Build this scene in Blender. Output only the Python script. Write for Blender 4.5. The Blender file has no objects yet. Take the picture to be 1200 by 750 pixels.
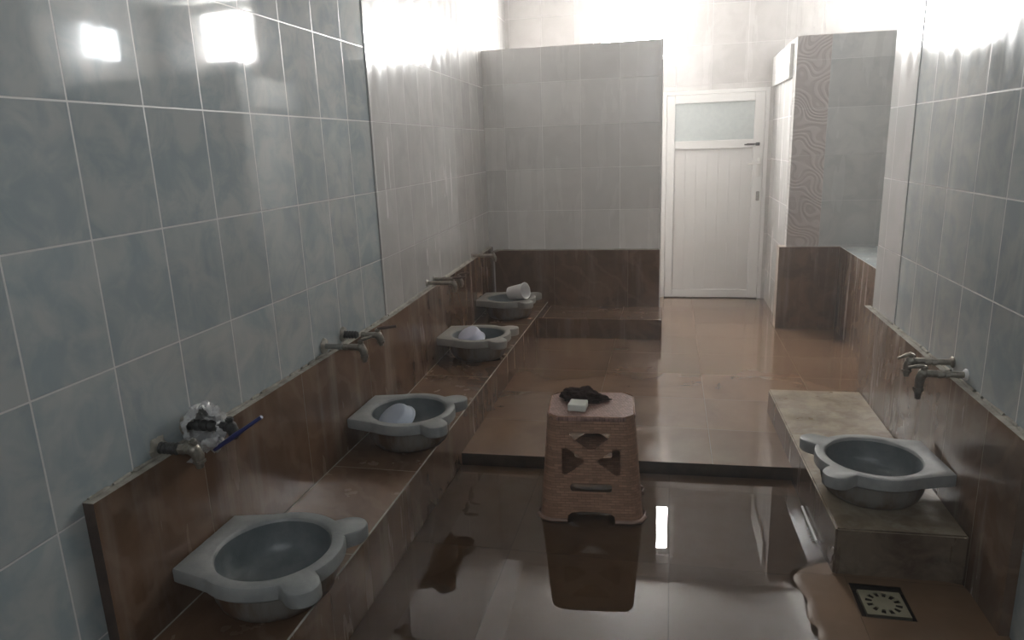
import bpy, bmesh, math, random
from mathutils import Vector, Matrix, noise
random.seed(7)
C = bpy.context.scene.collection
PI = math.pi

# ------------------------------------------------------------------ materials
def new_mat(name):
    m = bpy.data.materials.new(name); m.use_nodes = True
    nt = m.node_tree
    return m, nt, nt.nodes['Principled BSDF']

def N(nt, typ, **kw):
    n = nt.nodes.new(typ)
    for k, v in kw.items(): setattr(n, k, v)
    return n

def L(nt, a, b): nt.links.new(a, b)

def val(nt, op, a, b=None, clamp=False):
    n = N(nt, 'ShaderNodeMath', operation=op); n.use_clamp = clamp
    for i, x in enumerate((a, b)):
        if x is None: continue
        if isinstance(x, (int, float)): n.inputs[i].default_value = x
        else: L(nt, x, n.inputs[i])
    return n.outputs[0]

def mixc(nt, fac, a, b, mode='MIX'):
    n = N(nt, 'ShaderNodeMix', data_type='RGBA', blend_type=mode)
    for i, x in ((0, fac), (6, a), (7, b)):
        s = n.inputs[i]
        if isinstance(x, (int, float)): s.default_value = x
        elif isinstance(x, tuple): s.default_value = (*x, 1) if len(x) == 3 else x
        else: L(nt, x, s)
    return n.outputs[2]

def ramp(nt, x, lo, hi, a=0.0, b=1.0):
    n = N(nt, 'ShaderNodeMapRange'); n.clamp = True; n.interpolation_type = 'SMOOTHSTEP'
    L(nt, x, n.inputs[0])
    for i, v in ((1, lo), (2, hi), (3, a), (4, b)): n.inputs[i].default_value = v
    return n.outputs[0]

def nz(nt, vec, scale, detail=4.0, rough=0.55, dist=0.0):
    n = N(nt, 'ShaderNodeTexNoise')
    n.inputs['Scale'].default_value = scale; n.inputs['Detail'].default_value = detail
    n.inputs['Roughness'].default_value = rough; n.inputs['Distortion'].default_value = dist
    L(nt, vec, n.inputs['Vector'])
    return n.outputs['Fac']

def scaled(nt, vec, s):
    n = N(nt, 'ShaderNodeMapping'); n.inputs['Scale'].default_value = s
    L(nt, vec, n.inputs['Vector']); return n.outputs['Vector']

def uvec(nt, axes, u0, v0):
    g = N(nt, 'ShaderNodeNewGeometry'); s = N(nt, 'ShaderNodeSeparateXYZ'); L(nt, g.outputs['Position'], s.inputs[0])
    c = N(nt, 'ShaderNodeCombineXYZ')
    u = val(nt, 'SUBTRACT', s.outputs['XYZ'.index(axes[0])], u0)
    v = val(nt, 'SUBTRACT', s.outputs['XYZ'.index(axes[1])], v0)
    L(nt, u, c.inputs[0]); L(nt, v, c.inputs[1])
    return g.outputs['Position'], c.outputs[0], u, v

def tiles(name, axes, w, h, u0, v0, ca, cb, grout, rough=.15, mortar=.004, cloud=5.0, tilt=.002,
          vein=None, streak=None, groove=.0015, spec=.5, veinscale=2.2, offset=0.0, coat=0.0, lime=None):
    """glazed tile: cloudy two-tone body, per-tile tint, grout lines, faint per-tile tilt"""
    m, nt, p = new_mat(name)
    pos, vec, u, v = uvec(nt, axes, u0, v0)
    br = N(nt, 'ShaderNodeTexBrick'); br.offset = offset; br.squash = 1.0
    br.inputs['Color1'].default_value = (0, 0, 0, 1); br.inputs['Color2'].default_value = (1, 1, 1, 1)
    br.inputs['Mortar'].default_value = (.5, .5, .5, 1)
    br.inputs['Scale'].default_value = 1; br.inputs['Mortar Size'].default_value = mortar / 2
    br.inputs['Mortar Smooth'].default_value = .2; br.inputs['Brick Width'].default_value = w; br.inputs['Row Height'].default_value = h
    L(nt, vec, br.inputs['Vector'])
    sep = N(nt, 'ShaderNodeSeparateColor'); L(nt, br.outputs['Color'], sep.inputs[0]); rnd = sep.outputs[0]
    # each tile cuts its clouds from a different place
    sh = N(nt, 'ShaderNodeVectorMath', operation='SCALE'); sh.inputs[0].default_value = (7, 3, 5); L(nt, rnd, sh.inputs['Scale'])
    ad = N(nt, 'ShaderNodeVectorMath', operation='ADD'); L(nt, pos, ad.inputs[0]); L(nt, sh.outputs[0], ad.inputs[1])
    cl = ramp(nt, nz(nt, ad.outputs[0], cloud, 6, .6, .6), .34, .66)
    col = mixc(nt, cl, ca, cb)
    if vein:
        w1 = N(nt, 'ShaderNodeTexWave', wave_type='BANDS', bands_direction='DIAGONAL')
        for k, x in (('Scale', veinscale), ('Distortion', 9), ('Detail', 4), ('Detail Scale', 1.3)): w1.inputs[k].default_value = x
        L(nt, ad.outputs[0], w1.inputs['Vector'])
        col = mixc(nt, ramp(nt, w1.outputs['Fac'], .8, 1.0, 0, .4), col, vein)
    t = val(nt, 'MULTIPLY_ADD', rnd, .16); t.node.inputs[2].default_value = .92
    tc = N(nt, 'ShaderNodeCombineColor')
    for i in range(3): L(nt, t, tc.inputs[i])
    col = mixc(nt, 1.0, col, tc.outputs[0], 'MULTIPLY')
    if streak:   # limescale runs down the face
        sc, amt, scol = streak
        sv = scaled(nt, pos, (sc, sc, sc * .09))
        col = mixc(nt, ramp(nt, nz(nt, sv, 1.0, 5, .6), .5, .78, 0, amt), col, scol)
    if lime:     # mineral film in patches
        amt, lcol, s = lime
        col = mixc(nt, ramp(nt, nz(nt, pos, s, 6, .65, 1.0), .48, .75, 0, amt), col, lcol)
    col = mixc(nt, br.outputs['Fac'], col, grout)
    L(nt, col, p.inputs['Base Color'])
    rv = scaled(nt, pos, (9, 9, 1.2))
    r = ramp(nt, nz(nt, rv, 1.0, 4), .3, .8, rough * .6, rough * 1.5)
    r = val(nt, 'MULTIPLY_ADD', br.outputs['Fac'], .3); r0 = r.node
    rr = ramp(nt, nz(nt, rv, 1.0, 4), .3, .8, rough * .6, rough * 1.5); L(nt, rr, r0.inputs[2])
    L(nt, r, p.inputs['Roughness'])
    p.inputs['Specular IOR Level'].default_value = spec
    p.inputs['Coat Weight'].default_value = coat; p.inputs['Coat Roughness'].default_value = .06
    # height: grout groove + tilt + undulation (metres)
    hgt = val(nt, 'MULTIPLY', br.outputs['Fac'], -groove)
    tl = val(nt, 'MULTIPLY', val(nt, 'SUBTRACT', rnd, .5), tilt)
    hgt = val(nt, 'ADD', hgt, val(nt, 'MULTIPLY', tl, v))
    hgt = val(nt, 'ADD', hgt, val(nt, 'MULTIPLY', nz(nt, pos, 5, 1), .0005))
    b = N(nt, 'ShaderNodeBump'); b.inputs['Strength'].default_value = 1; b.inputs['Distance'].default_value = 1
    L(nt, hgt, b.inputs['Height']); L(nt, b.outputs[0], p.inputs['Normal'])
    return m

def plain(name, a, b=None, rough=.5, scale=12, metal=0, bump=0, spec=.5, trans=0, sss=0, space='Object', coat=0):
    m, nt, p = new_mat(name)
    tc = N(nt, 'ShaderNodeTexCoord'); vec = tc.outputs[space]
    f = nz(nt, vec, scale, 5, .6)
    L(nt, mixc(nt, ramp(nt, f, .3, .7), a, b or tuple(x * .85 for x in a)), p.inputs['Base Color'])
    p.inputs['Roughness'].default_value = rough; p.inputs['Metallic'].default_value = metal
    p.inputs['Specular IOR Level'].default_value = spec; p.inputs['Coat Weight'].default_value = coat
    if trans: p.inputs['Transmission Weight'].default_value = trans
    if sss:
        p.inputs['Subsurface Weight'].default_value = sss; p.inputs['Subsurface Radius'].default_value = (.02, .02, .02)
    if bump:
        bn = N(nt, 'ShaderNodeBump'); bn.inputs['Distance'].default_value = bump; bn.inputs['Strength'].default_value = 1
        L(nt, nz(nt, vec, scale * 3, 5, .6), bn.inputs['Height']); L(nt, bn.outputs[0], p.inputs['Normal'])
    return m

def emit(name, col, strength):
    m = bpy.data.materials.new(name); m.use_nodes = True; nt = m.node_tree
    nt.nodes.remove(nt.nodes['Principled BSDF'])
    e = N(nt, 'ShaderNodeEmission'); e.inputs[0].default_value = (*col, 1); e.inputs[1].default_value = strength
    L(nt, e.outputs[0], nt.nodes['Material Output'].inputs[0])
    return m

M = {}
BLUE_A, BLUE_B = (.31, .365, .385), (.43, .455, .45)
GROUT = (.60, .60, .58)
M['blue_left'] = tiles('blue_tile_left', 'YZ', .25, .326, 1.446, .990, BLUE_A, BLUE_B, GROUT, rough=.055, spec=.75, mortar=.0055, cloud=8, streak=(7, .35, (.5, .51, .5)))
M['white_left'] = tiles('pale_tile_left', 'YZ', .25, .326, 3.446, .990, (.43, .425, .415), (.50, .49, .48), (.58, .57, .56), rough=.2, spec=.7)
M['blue_right'] = tiles('blue_tile_right', 'YZ', .25, .33, 2.75, .96, BLUE_A, BLUE_B, GROUT, rough=.13, spec=.75, mortar=.0055, cloud=8, streak=(10, .75, (.56, .575, .565)))
M['white_right'] = tiles('pale_tile_right', 'YZ', .25, .33, 3.455, .96, (.50, .495, .485), (.56, .555, .545), (.64, .63, .62), rough=.18, spec=.6)
M['grey_part'] = tiles('grey_tile_partition', 'XZ', .305, .331, -.996, .993, (.68, .665, .645), (.73, .715, .695), (.92, .91, .89), rough=.25)
M['white_far'] = tiles('pale_tile_far', 'XZ', .302, .331, .338, 2.31, (.43, .41, .395), (.49, .47, .455), (.57, .55, .54), rough=.25)
M['white_side'] = tiles('pale_tile_side', 'YZ', .3, .331, 6.74, .993, (.50, .49, .475), (.56, .55, .54), (.62, .61, .6), rough=.22)
M['grey_stub'] = tiles('grey_tile_alcove', 'XZ', .42, .333, 1.106, .70, (.42, .44, .44), (.5, .51, .5), (.55, .55, .55), rough=.25, mortar=.003)
BR_A, BR_B, BR_V, BR_G = (.112, .064, .039), (.185, .112, .07), (.23, .155, .11), (.2, .15, .11)
LIME = (.42, .38, .35)
M['brown_left'] = tiles('brown_tile_left', 'YZ', .60, .9, 1.08, -.1, BR_A, BR_B, BR_G, rough=.22, vein=BR_V, cloud=3.5, tilt=.002, streak=(6, .45, LIME))
M['brown_right'] = tiles('brown_tile_right', 'YZ', .31, .9, 2.36, -.1, BR_A, (.17, .125, .095), BR_G, rough=.22, vein=BR_V, cloud=3.5, tilt=.002, streak=(9, .85, LIME))
M['brown_cross'] = tiles('brown_tile_cross', 'XZ', .60, .9, -.32, -.1, BR_A, BR_B, BR_G, rough=.22, vein=BR_V, cloud=3.5, tilt=.002, streak=(7, .4, LIME))
M['brown_stub'] = tiles('brown_tile_stub', 'XZ', .60, .9, .65, -.1, BR_A, BR_B, BR_G, rough=.25, cloud=6, tilt=.002, streak=(8, .6, LIME))
M['brown_flat'] = tiles('brown_tile_flat', 'XY', .60, .45, -.985, 3.06, (.165, .098, .059), (.225, .142, .091), (.16, .106, .072), rough=.15, mortar=.003, cloud=1.7, tilt=.001, coat=.6, lime=(.3, (.27, .2, .15), 1.3))
M['brown_bench'] = tiles('brown_tile_bench_top', 'YX', .60, .60, 2.45, -1.55, (.12, .068, .041), (.20, .122, .076), (.33, .27, .21), rough=.22, mortar=.004, vein=BR_V, cloud=3.5, tilt=.001, coat=.2)
M['brown_pool'] = tiles('brown_tile_pool', 'XY', .60, .60, .02, 2.35, (.175, .106, .06), (.215, .134, .08), (.14, .095, .06), rough=.5, mortar=.003, cloud=1.8, tilt=0, spec=.25)
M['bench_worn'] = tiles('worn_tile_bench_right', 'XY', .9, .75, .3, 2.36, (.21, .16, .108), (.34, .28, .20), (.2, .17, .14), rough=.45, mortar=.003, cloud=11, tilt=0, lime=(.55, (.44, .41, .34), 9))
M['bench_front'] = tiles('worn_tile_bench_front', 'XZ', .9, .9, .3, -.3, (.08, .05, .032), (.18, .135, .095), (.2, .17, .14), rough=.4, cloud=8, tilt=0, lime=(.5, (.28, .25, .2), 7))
M['grout'] = plain('cement_grout', (.42, .40, .345), (.22, .2, .165), rough=.8, scale=18, bump=.003, space='Object')
M['marble_inner'] = plain('shaded_marble_hollow', (.135, .155, .162), (.19, .205, .21), rough=.35, scale=14, bump=.001)  # darker marble that paints the shade inside the bowls
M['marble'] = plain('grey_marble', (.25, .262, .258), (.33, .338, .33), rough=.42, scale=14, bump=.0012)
M['marble_warm'] = plain('weathered_marble', (.27, .258, .235), (.35, .335, .305), rough=.45, scale=14, bump=.0012)
M['pvc'] = plain('white_pvc', (.67, .655, .64), (.69, .68, .665), rough=.32, scale=3)
M['pvc_panel'] = plain('white_pvc_panel', (.60, .585, .57), (.63, .615, .6), rough=.35, scale=3)
M['frost'] = plain('frosted_glass', (.42, .45, .45), (.46, .49, .48), rough=.28, scale=30, bump=.0008)
M['chrome'] = plain('worn_chrome', (.42, .40, .37), (.24, .22, .20), rough=.3, scale=60, metal=.9, bump=.0004)
M['brass'] = plain('dull_nickel_tap', (.36, .33, .28), (.22, .2, .17), rough=.38, scale=50, metal=.7, bump=.0004)
M['tape'] = plain('black_tape', (.016, .016, .016), (.05, .05, .048), rough=.5, scale=60, bump=.002)
M['pipe_plastic'] = plain('grey_pipe', (.30, .30, .27), (.2, .2, .18), rough=.5, scale=30)
M['blue_lever'] = plain('blue_lever', (.016, .022, .12), (.03, .04, .16), rough=.35)
M['dark_lever'] = plain('dark_lever', (.05, .03, .025), (.1, .06, .05), rough=.4)
M['bag'] = plain('translucent_bag', (.68, .67, .65), (.6, .6, .6), rough=.25, scale=20, trans=.35)
M['white_plastic'] = plain('white_plastic', (.78, .77, .76), (.82, .81, .8), rough=.35, scale=4, sss=.1)
M['blue_plastic'] = plain('bluish_white_plastic', (.50, .56, .66), (.56, .61, .7), rough=.35, scale=4, sss=.1)
M['lilac_plastic'] = plain('lilac_white_plastic', (.60, .61, .74), (.66, .67, .78), rough=.4, scale=4, sss=.15)
M['cloth'] = plain('dark_brown_cloth', (.022, .012, .010), (.05, .03, .025), rough=.95, scale=90, bump=.004, spec=.1)
M['soap'] = plain('pale_soap', (.70, .70, .63), (.74, .74, .68), rough=.5, scale=8, sss=.2)
M['grate'] = plain('cream_drain_cover', (.68, .70, .60), (.74, .75, .66), rough=.4, scale=20)
M['near_black'] = plain('drain_dark', (.012, .010, .008), (.02, .016, .012), rough=.7)  # stands for the shade in the drains; also the bolt's own colour
M['steel'] = plain('dull_steel', (.10, .08, .06), (.16, .13, .1), rough=.4, metal=.5)
M['ceil'] = None
M['window_back'] = emit('overcast_daylight_pane', (1.0, .985, .96), 44)
M['window_side'] = emit('overcast_daylight_pane_side', (.92, .97, 1.0), 12)
M['fill_rear'] = emit('rear_fill_glow', (.9, .95, 1.0), 4)  # glow of the fill window added behind the viewer

def stool_mat(name, a, b, vert):
    m, nt, p = new_mat(name)
    tc = N(nt, 'ShaderNodeTexCoord'); vec = tc.outputs['Object']
    w1 = N(nt, 'ShaderNodeTexBrick'); w1.offset = .5
    s = N(nt, 'ShaderNodeSeparateXYZ'); L(nt, vec, s.inputs[0]); c = N(nt, 'ShaderNodeCombineXYZ')
    if vert:
        L(nt, val(nt, 'ADD', s.outputs[0], s.outputs[1]), c.inputs[0]); L(nt, s.outputs[2], c.inputs[1])
    else:
        k = .7071
        L(nt, val(nt, 'MULTIPLY', val(nt, 'ADD', s.outputs[0], s.outputs[1]), k), c.inputs[0])
        L(nt, val(nt, 'MULTIPLY', val(nt, 'SUBTRACT', s.outputs[0], s.outputs[1]), k), c.inputs[1])
    L(nt, c.outputs[0], w1.inputs['Vector'])
    w1.inputs['Color1'].default_value = (.55, .55, .55, 1); w1.inputs['Color2'].default_value = (1, 1, 1, 1); w1.inputs['Mortar'].default_value = (.35, .35, .35, 1)
    w1.inputs['Scale'].default_value = 1; w1.inputs['Mortar Size'].default_value = .0012; w1.inputs['Mortar Smooth'].default_value = 1
    w1.inputs['Brick Width'].default_value = .034 if vert else .013; w1.inputs['Row Height'].default_value = .0115 if vert else .013
    base = mixc(nt, nz(nt, vec, 8), a, b)
    L(nt, mixc(nt, .75, base, w1.outputs['Color'], 'MULTIPLY'), p.inputs['Base Color'])
    p.inputs['Roughness'].default_value = .4
    bn = N(nt, 'ShaderNodeBump'); bn.inputs['Distance'].default_value = .003; bn.inputs['Strength'].default_value = 1; bn.invert = True
    L(nt, w1.outputs['Fac'], bn.inputs['Height']); L(nt, bn.outputs[0], p.inputs['Normal'])
    return m
M['weave'] = stool_mat('woven_brown_plastic', (.46, .26, .17), (.54, .315, .215), True)
M['weave_top'] = stool_mat('woven_pinkish_top', (.40, .235, .195), (.44, .265, .225), False)
M['stool_plain'] = plain('stool_rim_plastic', (.33, .215, .165), (.37, .24, .19), rough=.35)

def relief_mat():
    m, nt, p = new_mat('wavy_relief_border')
    pos, vec, u, v = uvec(nt, 'XZ', .874, .70)
    ph = val(nt, 'ADD', val(nt, 'MULTIPLY', nz(nt, vec, 5.5, 0), 62), val(nt, 'ADD', val(nt, 'MULTIPLY', u, 45), val(nt, 'MULTIPLY', v, 95)))
    wv = ramp(nt, val(nt, 'SINE', ph), -.7, .7)
    br = N(nt, 'ShaderNodeTexBrick'); br.offset = 0
    for k, x in (('Scale', 1), ('Mortar Size', .0015), ('Brick Width', .232), ('Row Height', .333)): br.inputs[k].default_value = x
    L(nt, vec, br.inputs['Vector'])
    col = mixc(nt, wv, (.43, .385, .365), (.50, .455, .435))
    L(nt, mixc(nt, br.outputs['Fac'], col, (.55, .53, .51)), p.inputs['Base Color'])
    p.inputs['Roughness'].default_value = .22
    bn = N(nt, 'ShaderNodeBump'); bn.inputs['Distance'].default_value = .002; bn.inputs['Strength'].default_value = 1
    L(nt, wv, bn.inputs['Height']); L(nt, bn.outputs[0], p.inputs['Normal'])
    return m
M['relief'] = relief_mat()

def ceil_mat():
    m, nt, p = new_mat('ribbed_pvc_ceiling')
    pos, vec, u, v = uvec(nt, 'XY', 0, 0)
    f = val(nt, 'PINGPONG', v, .05)
    g = ramp(nt, f, 0, .006)
    L(nt, mixc(nt, g, (.5, .48, .45), (.72, .70, .67)), p.inputs['Base Color'])
    p.inputs['Roughness'].default_value = .35
    bn = N(nt, 'ShaderNodeBump'); bn.inputs['Distance'].default_value = .004; bn.inputs['Strength'].default_value = 1
    L(nt, g, bn.inputs['Height']); L(nt, bn.outputs[0], p.inputs['Normal'])
    return m
M['ceil'] = ceil_mat()

def water_mat():
    m = bpy.data.materials.new('clear_standing_water'); m.use_nodes = True; nt = m.node_tree
    nt.nodes.remove(nt.nodes['Principled BSDF'])
    g = N(nt, 'ShaderNodeNewGeometry')
    bn = N(nt, 'ShaderNodeBump'); bn.inputs['Distance'].default_value = .00025; bn.inputs['Strength'].default_value = 1
    L(nt, nz(nt, scaled(nt, g.outputs['Position'], (1, 1.6, 1)), 4.5, 2), bn.inputs['Height'])
    fr = N(nt, 'ShaderNodeFresnel'); fr.inputs[0].default_value = 1.45; L(nt, bn.outputs[0], fr.inputs[1])
    gl = N(nt, 'ShaderNodeBsdfGlossy'); gl.inputs['Roughness'].default_value = 0; L(nt, bn.outputs[0], gl.inputs['Normal'])
    gl.inputs[0].default_value = (1, 1, 1, 1)
    tr = N(nt, 'ShaderNodeBsdfTransparent'); tr.inputs[0].default_value = (.95, .91, .85, 1)
    mx = N(nt, 'ShaderNodeMixShader')
    L(nt, fr.outputs[0], mx.inputs[0]); L(nt, tr.outputs[0], mx.inputs[1]); L(nt, gl.outputs[0], mx.inputs[2])
    L(nt, mx.outputs[0], nt.nodes['Material Output'].inputs[0])
    return m
M['water'] = water_mat()

def lower_marble():
    """bowl underside: grey marble with rust-brown drip stains"""
    m, nt, p = new_mat('stained_marble')
    tc = N(nt, 'ShaderNodeTexCoord'); vec = tc.outputs['Object']
    col = mixc(nt, nz(nt, vec, 13, 5), (.165, .16, .145), (.23, .215, .195))
    st = nz(nt, scaled(nt, vec, (14, 14, 3)), 1.0, 5)
    col = mixc(nt, ramp(nt, st, .38, .60, 0, .92), col, (.105, .052, .026))
    L(nt, col, p.inputs['Base Color']); p.inputs['Roughness'].default_value = .45
    return m
M['marble_low'] = lower_marble()

# ------------------------------------------------------------------ helpers
def link(name, bm, mats, parent=None, smooth=False, loc=(0, 0, 0), rot=(0, 0, 0)):
    me = bpy.data.meshes.new(name)
    bmesh.ops.recalc_face_normals(bm, faces=bm.faces[:])
    bm.to_mesh(me); bm.free()
    if not isinstance(mats, (list, tuple)): mats = [mats]
    for m in mats: me.materials.append(m)
    o = bpy.data.objects.new(name, me); C.objects.link(o)
    o.location = loc; o.rotation_euler = rot
    if parent: o.parent = parent
    if smooth:
        for f in me.polygons: f.use_smooth = True
        try: me.set_sharp_from_angle(angle=math.radians(40))
        except Exception: pass
    return o

def tag(o, label, cat, group=None, kind=None):
    o['label'] = label; o['category'] = cat
    if group: o['group'] = group
    if kind: o['kind'] = kind
    return o

def empty(name, loc, label, cat, group=None, rz=0, kind=None):
    o = bpy.data.objects.new(name, None); C.objects.link(o)
    o.location = loc; o.rotation_euler = (0, 0, rz); o.empty_display_size = .1
    return tag(o, label, cat, group, kind)

def add_box(bm, lo, hi, bevel=0, seg=2, mi=0):
    r = bmesh.ops.create_cube(bm, size=1)
    vs = r['verts']
    for v in vs:
        v.co = Vector([lo[i] + (v.co[i] + .5) * (hi[i] - lo[i]) for i in range(3)])
    fs = {f for v in vs for f in v.link_faces}
    for f in fs: f.material_index = mi
    if bevel:
        es = {e for f in fs for e in f.edges}
        bmesh.ops.bevel(bm, geom=list(es), offset=bevel, segments=seg, affect='EDGES', profile=.5, material=-1)

def box(name, lo, hi, mat, parent=None, bevel=0, **k):
    bm = bmesh.new(); add_box(bm, lo, hi, bevel)
    return link(name, bm, mat, parent, **k)

def prism(bm, pts, z0, z1, mi=0):
    b = [bm.verts.new((x, y, z0)) for x, y in pts]; t = [bm.verts.new((x, y, z1)) for x, y in pts]
    n = len(pts)
    fs = [bm.faces.new(list(reversed(b))), bm.faces.new(t)]
    for i in range(n): fs.append(bm.faces.new((b[i], b[(i + 1) % n], t[(i + 1) % n], t[i])))
    for f in fs: f.material_index = mi
    return fs

def face_mats(bm, fn):
    bmesh.ops.recalc_face_normals(bm, faces=bm.faces[:])
    for f in bm.faces: f.material_index = fn(f.normal, f.calc_center_median())

def add_tube(bm, p0, p1, r0, r1=None, n=14, caps=True):
    p0, p1 = Vector(p0), Vector(p1); r1 = r0 if r1 is None else r1
    d = (p1 - p0).normalized(); a = d.orthogonal().normalized(); b = d.cross(a)
    A = [bm.verts.new(p0 + r0 * (math.cos(t) * a + math.sin(t) * b)) for t in [2 * PI * i / n for i in range(n)]]
    B = [bm.verts.new(p1 + r1 * (math.cos(t) * a + math.sin(t) * b)) for t in [2 * PI * i / n for i in range(n)]]
    for i in range(n): bm.faces.new((A[i], A[(i + 1) % n], B[(i + 1) % n], B[i]))
    if caps: bm.faces.new(list(reversed(A))); bm.faces.new(B)

def add_lathe(bm, prof, n=32, center=(0, 0, 0), close=False, mi=0):
    """prof: (r, z) list; r = 0 ends are poles"""
    rings = []
    for r, z in prof:
        if r < 1e-6: rings.append([bm.verts.new((center[0], center[1], center[2] + z))])
        else: rings.append([bm.verts.new((center[0] + r * math.cos(2 * PI * i / n), center[1] + r * math.sin(2 * PI * i / n), center[2] + z)) for i in range(n)])
    for A, B in zip(rings, rings[1:]):
        for i in range(n):
            j = (i + 1) % n
            if len(A) == 1 and len(B) == 1: continue
            if len(A) == 1: f = bm.faces.new((A[0], B[j], B[i]))
            elif len(B) == 1: f = bm.faces.new((A[i], A[j], B[0]))
            else: f = bm.faces.new((A[i], A[j], B[j], B[i]))
            f.material_index = mi

def sweep(bm, pts, r, n=10):
    """round tube along a polyline; r is a number or a list"""
    pts = [Vector(p) for p in pts]; rings = []
    for i, p in enumerate(pts):
        d = (pts[min(i + 1, len(pts) - 1)] - pts[max(i - 1, 0)]).normalized()
        a = d.cross(Vector((0, 1, 0.01))).normalized(); b = d.cross(a)
        rr = r[i] if isinstance(r, (list, tuple)) else r
        rings.append([bm.verts.new(p + rr * (math.cos(2 * PI * k / n) * a + math.sin(2 * PI * k / n) * b)) for k in range(n)])
    for A, B in zip(rings, rings[1:]):
        for k in range(n): bm.faces.new((A[k], A[(k + 1) % n], B[(k + 1) % n], B[k]))
    bm.faces.new(list(reversed(rings[0]))); bm.faces.new(rings[-1])

def copy_tree(o, parent=None):
    c = o.copy(); C.objects.link(c)
    if parent: c.parent = parent
    for ch in list(o.children): copy_tree(ch, c)
    return c

# ------------------------------------------------------------------ room shell
ZC = 3.0                      # ceiling
FU = .05                      # raised floor
YB = -1.6                     # wall behind the viewer
XL = -1.378                   # near left tile face
def xw(y): return -1.346 if y <= 3.2 else -1.346 - .0382 * (y - 3.2)   # left brown facing, bends away beyond the pale tiles

def struct(o, label, cat): return tag(o, label, cat, kind='structure')

# left wall: blue stretch, then pale stretch running slightly outwards
struct(box('wall_left', (-1.62, YB, -.05), (XL, 3.18, ZC), M['blue_left']), 'long left wall of cloudy blue-grey glazed tiles', 'wall')
bm = bmesh.new(); prism(bm, [(-1.62, 3.18), (XL + .006, 3.18), (xw(6.9) - .03, 6.9), (-1.75, 6.9)], -.05, ZC)
struct(link('wall_left.001', bm, M['white_left']), 'pale tiled far stretch of the left wall beyond the blue tiles', 'wall')
# right partition wall
bm = bmesh.new(); add_box(bm, (1.03, YB, -.05), (1.125, 3.455, ZC))
struct(link('wall_right', bm, M['blue_right']), 'right wall of cloudy blue-grey tiles with white soap streaks', 'wall')
struct(box('wall_right.001', (1.027, 3.455, -.05), (1.125, 3.82, ZC), M['white_right']), 'narrow white tiled end strip of the right wall', 'wall')
# far wall with door and two window openings
def wall_with_holes(name, x0, x1, y0, y1, z0, z1, holes, mat, label):
    bm = bmesh.new()
    xs = sorted({x0, x1, *[h[0] for h in holes], *[h[1] for h in holes]}); zs = sorted({z0, z1, *[h[2] for h in holes], *[h[3] for h in holes]})
    solid = {}
    for i in range(len(xs) - 1):
        for k in range(len(zs) - 1):
            cx, cz = (xs[i] + xs[i + 1]) / 2, (zs[k] + zs[k + 1]) / 2
            solid[i, k] = not any(h[0] < cx < h[1] and h[2] < cz < h[3] for h in holes)
    vv = {}
    def V(x, y, z):
        q = (round(x, 4), round(y, 4), round(z, 4))
        if q not in vv: vv[q] = bm.verts.new(q)
        return vv[q]
    for (i, k), s in solid.items():
        if not s: continue
        a, b, c, d = xs[i], xs[i + 1], zs[k], zs[k + 1]
        bm.faces.new((V(a, y0, c), V(b, y0, c), V(b, y0, d), V(a, y0, d)))
        bm.faces.new((V(a, y1, c), V(a, y1, d), V(b, y1, d), V(b, y1, c)))
        for di, dk, q in ((-1, 0, ((a, c), (a, d))), (1, 0, ((b, c), (b, d))), (0, -1, ((a, c), (b, c))), (0, 1, ((a, d), (b, d)))):
            if not solid.get((i + di, k + dk), False):
                (p, r), (s2, t) = q
                bm.faces.new((V(p, y0, r), V(s2, y0, t), V(s2, y1, t), V(p, y1, r)))
    return struct(link(name, bm, mat), label, 'wall')
W1 = (-.70, .10, 2.15, 2.76); W2 = (1.36, 1.98, 2.40, 2.97)
DR = (-.075, .84, FU, 1.935)
wall_with_holes('wall_far', -1.75, 2.6, 6.74, 6.9, -.05, ZC, [W1, W2, DR], M['white_far'], 'pale tiled far wall holding the white door and high windows')
# exterior right wall beyond the right partition, with a window in it
bm = bmesh.new()
for lo, hi in (((2.5, 3.0, -.05), (2.65, 5.83, ZC)), ((2.5, 6.38, -.05), (2.65, 6.9, ZC)), ((2.5, 5.83, -.05), (2.65, 6.38, 2.40)), ((2.5, 5.83, 2.80), (2.65, 6.38, ZC))):
    add_box(bm, lo, hi)
struct(link('wall_outer_right', bm, M['white_side']), 'outer pale tiled wall of the right-hand cubicles', 'wall')
struct(box('wall_cubicle_right', (1.125, 2.9, -.05), (2.65, 3.0, ZC), M['white_side']), 'cross wall closing the right-hand cubicle', 'wall')
# rear wall behind viewer; an added fill window hangs on it
struct(box('wall_rear', (-1.62, YB - .12, -.05), (1.125, YB, ZC), M['white_far']), 'plain tiled wall behind the viewer', 'wall')
struct(box('ceiling', (-1.8, YB - .12, ZC), (2.7, 6.95, ZC + .08), M['ceil']), 'white ribbed plastic panel ceiling', 'ceiling')

# partition in front of the far wall
struct(box('wall_partition', (-1.47, 5.66, FU), (-.073, 5.75, 2.245), M['grey_part']), 'chest-high-plus grey tiled partition across the left corner', 'wall')
struct(box('trim_1', (-.080, 5.652, .2), (-.066, 5.758, 2.25), plain('white_edge_strip', (.7, .69, .67), rough=.3)), 'white plastic edge strip on the partition end', 'trim')
# stub wall with relief border, brown foot and cubicle wall along the passage
struct(box('wall_stub', (1.106, 5.66, FU), (2.5, 5.75, 2.2), M['grey_stub']), 'grey tiled stub wall facing the viewer beside the passage', 'wall')
struct(box('wall_stub.001', (.874, 5.658, FU), (1.106, 5.75, 2.2), M['relief']), 'stub wall border of pinkish wavy relief tiles', 'wall')
struct(box('wall_passage', (.872, 5.75, FU), (.95, 6.74, 2.2), M['white_side']), 'white tiled passage wall right of the door', 'wall')
struct(box('trim_2', (.845, 5.80, 1.93), (.872, 6.70, 2.17), plain('white_lintel', (.75, .74, .72), rough=.35), bevel=.003), 'white lintel box on the passage wall', 'trim')

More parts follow.
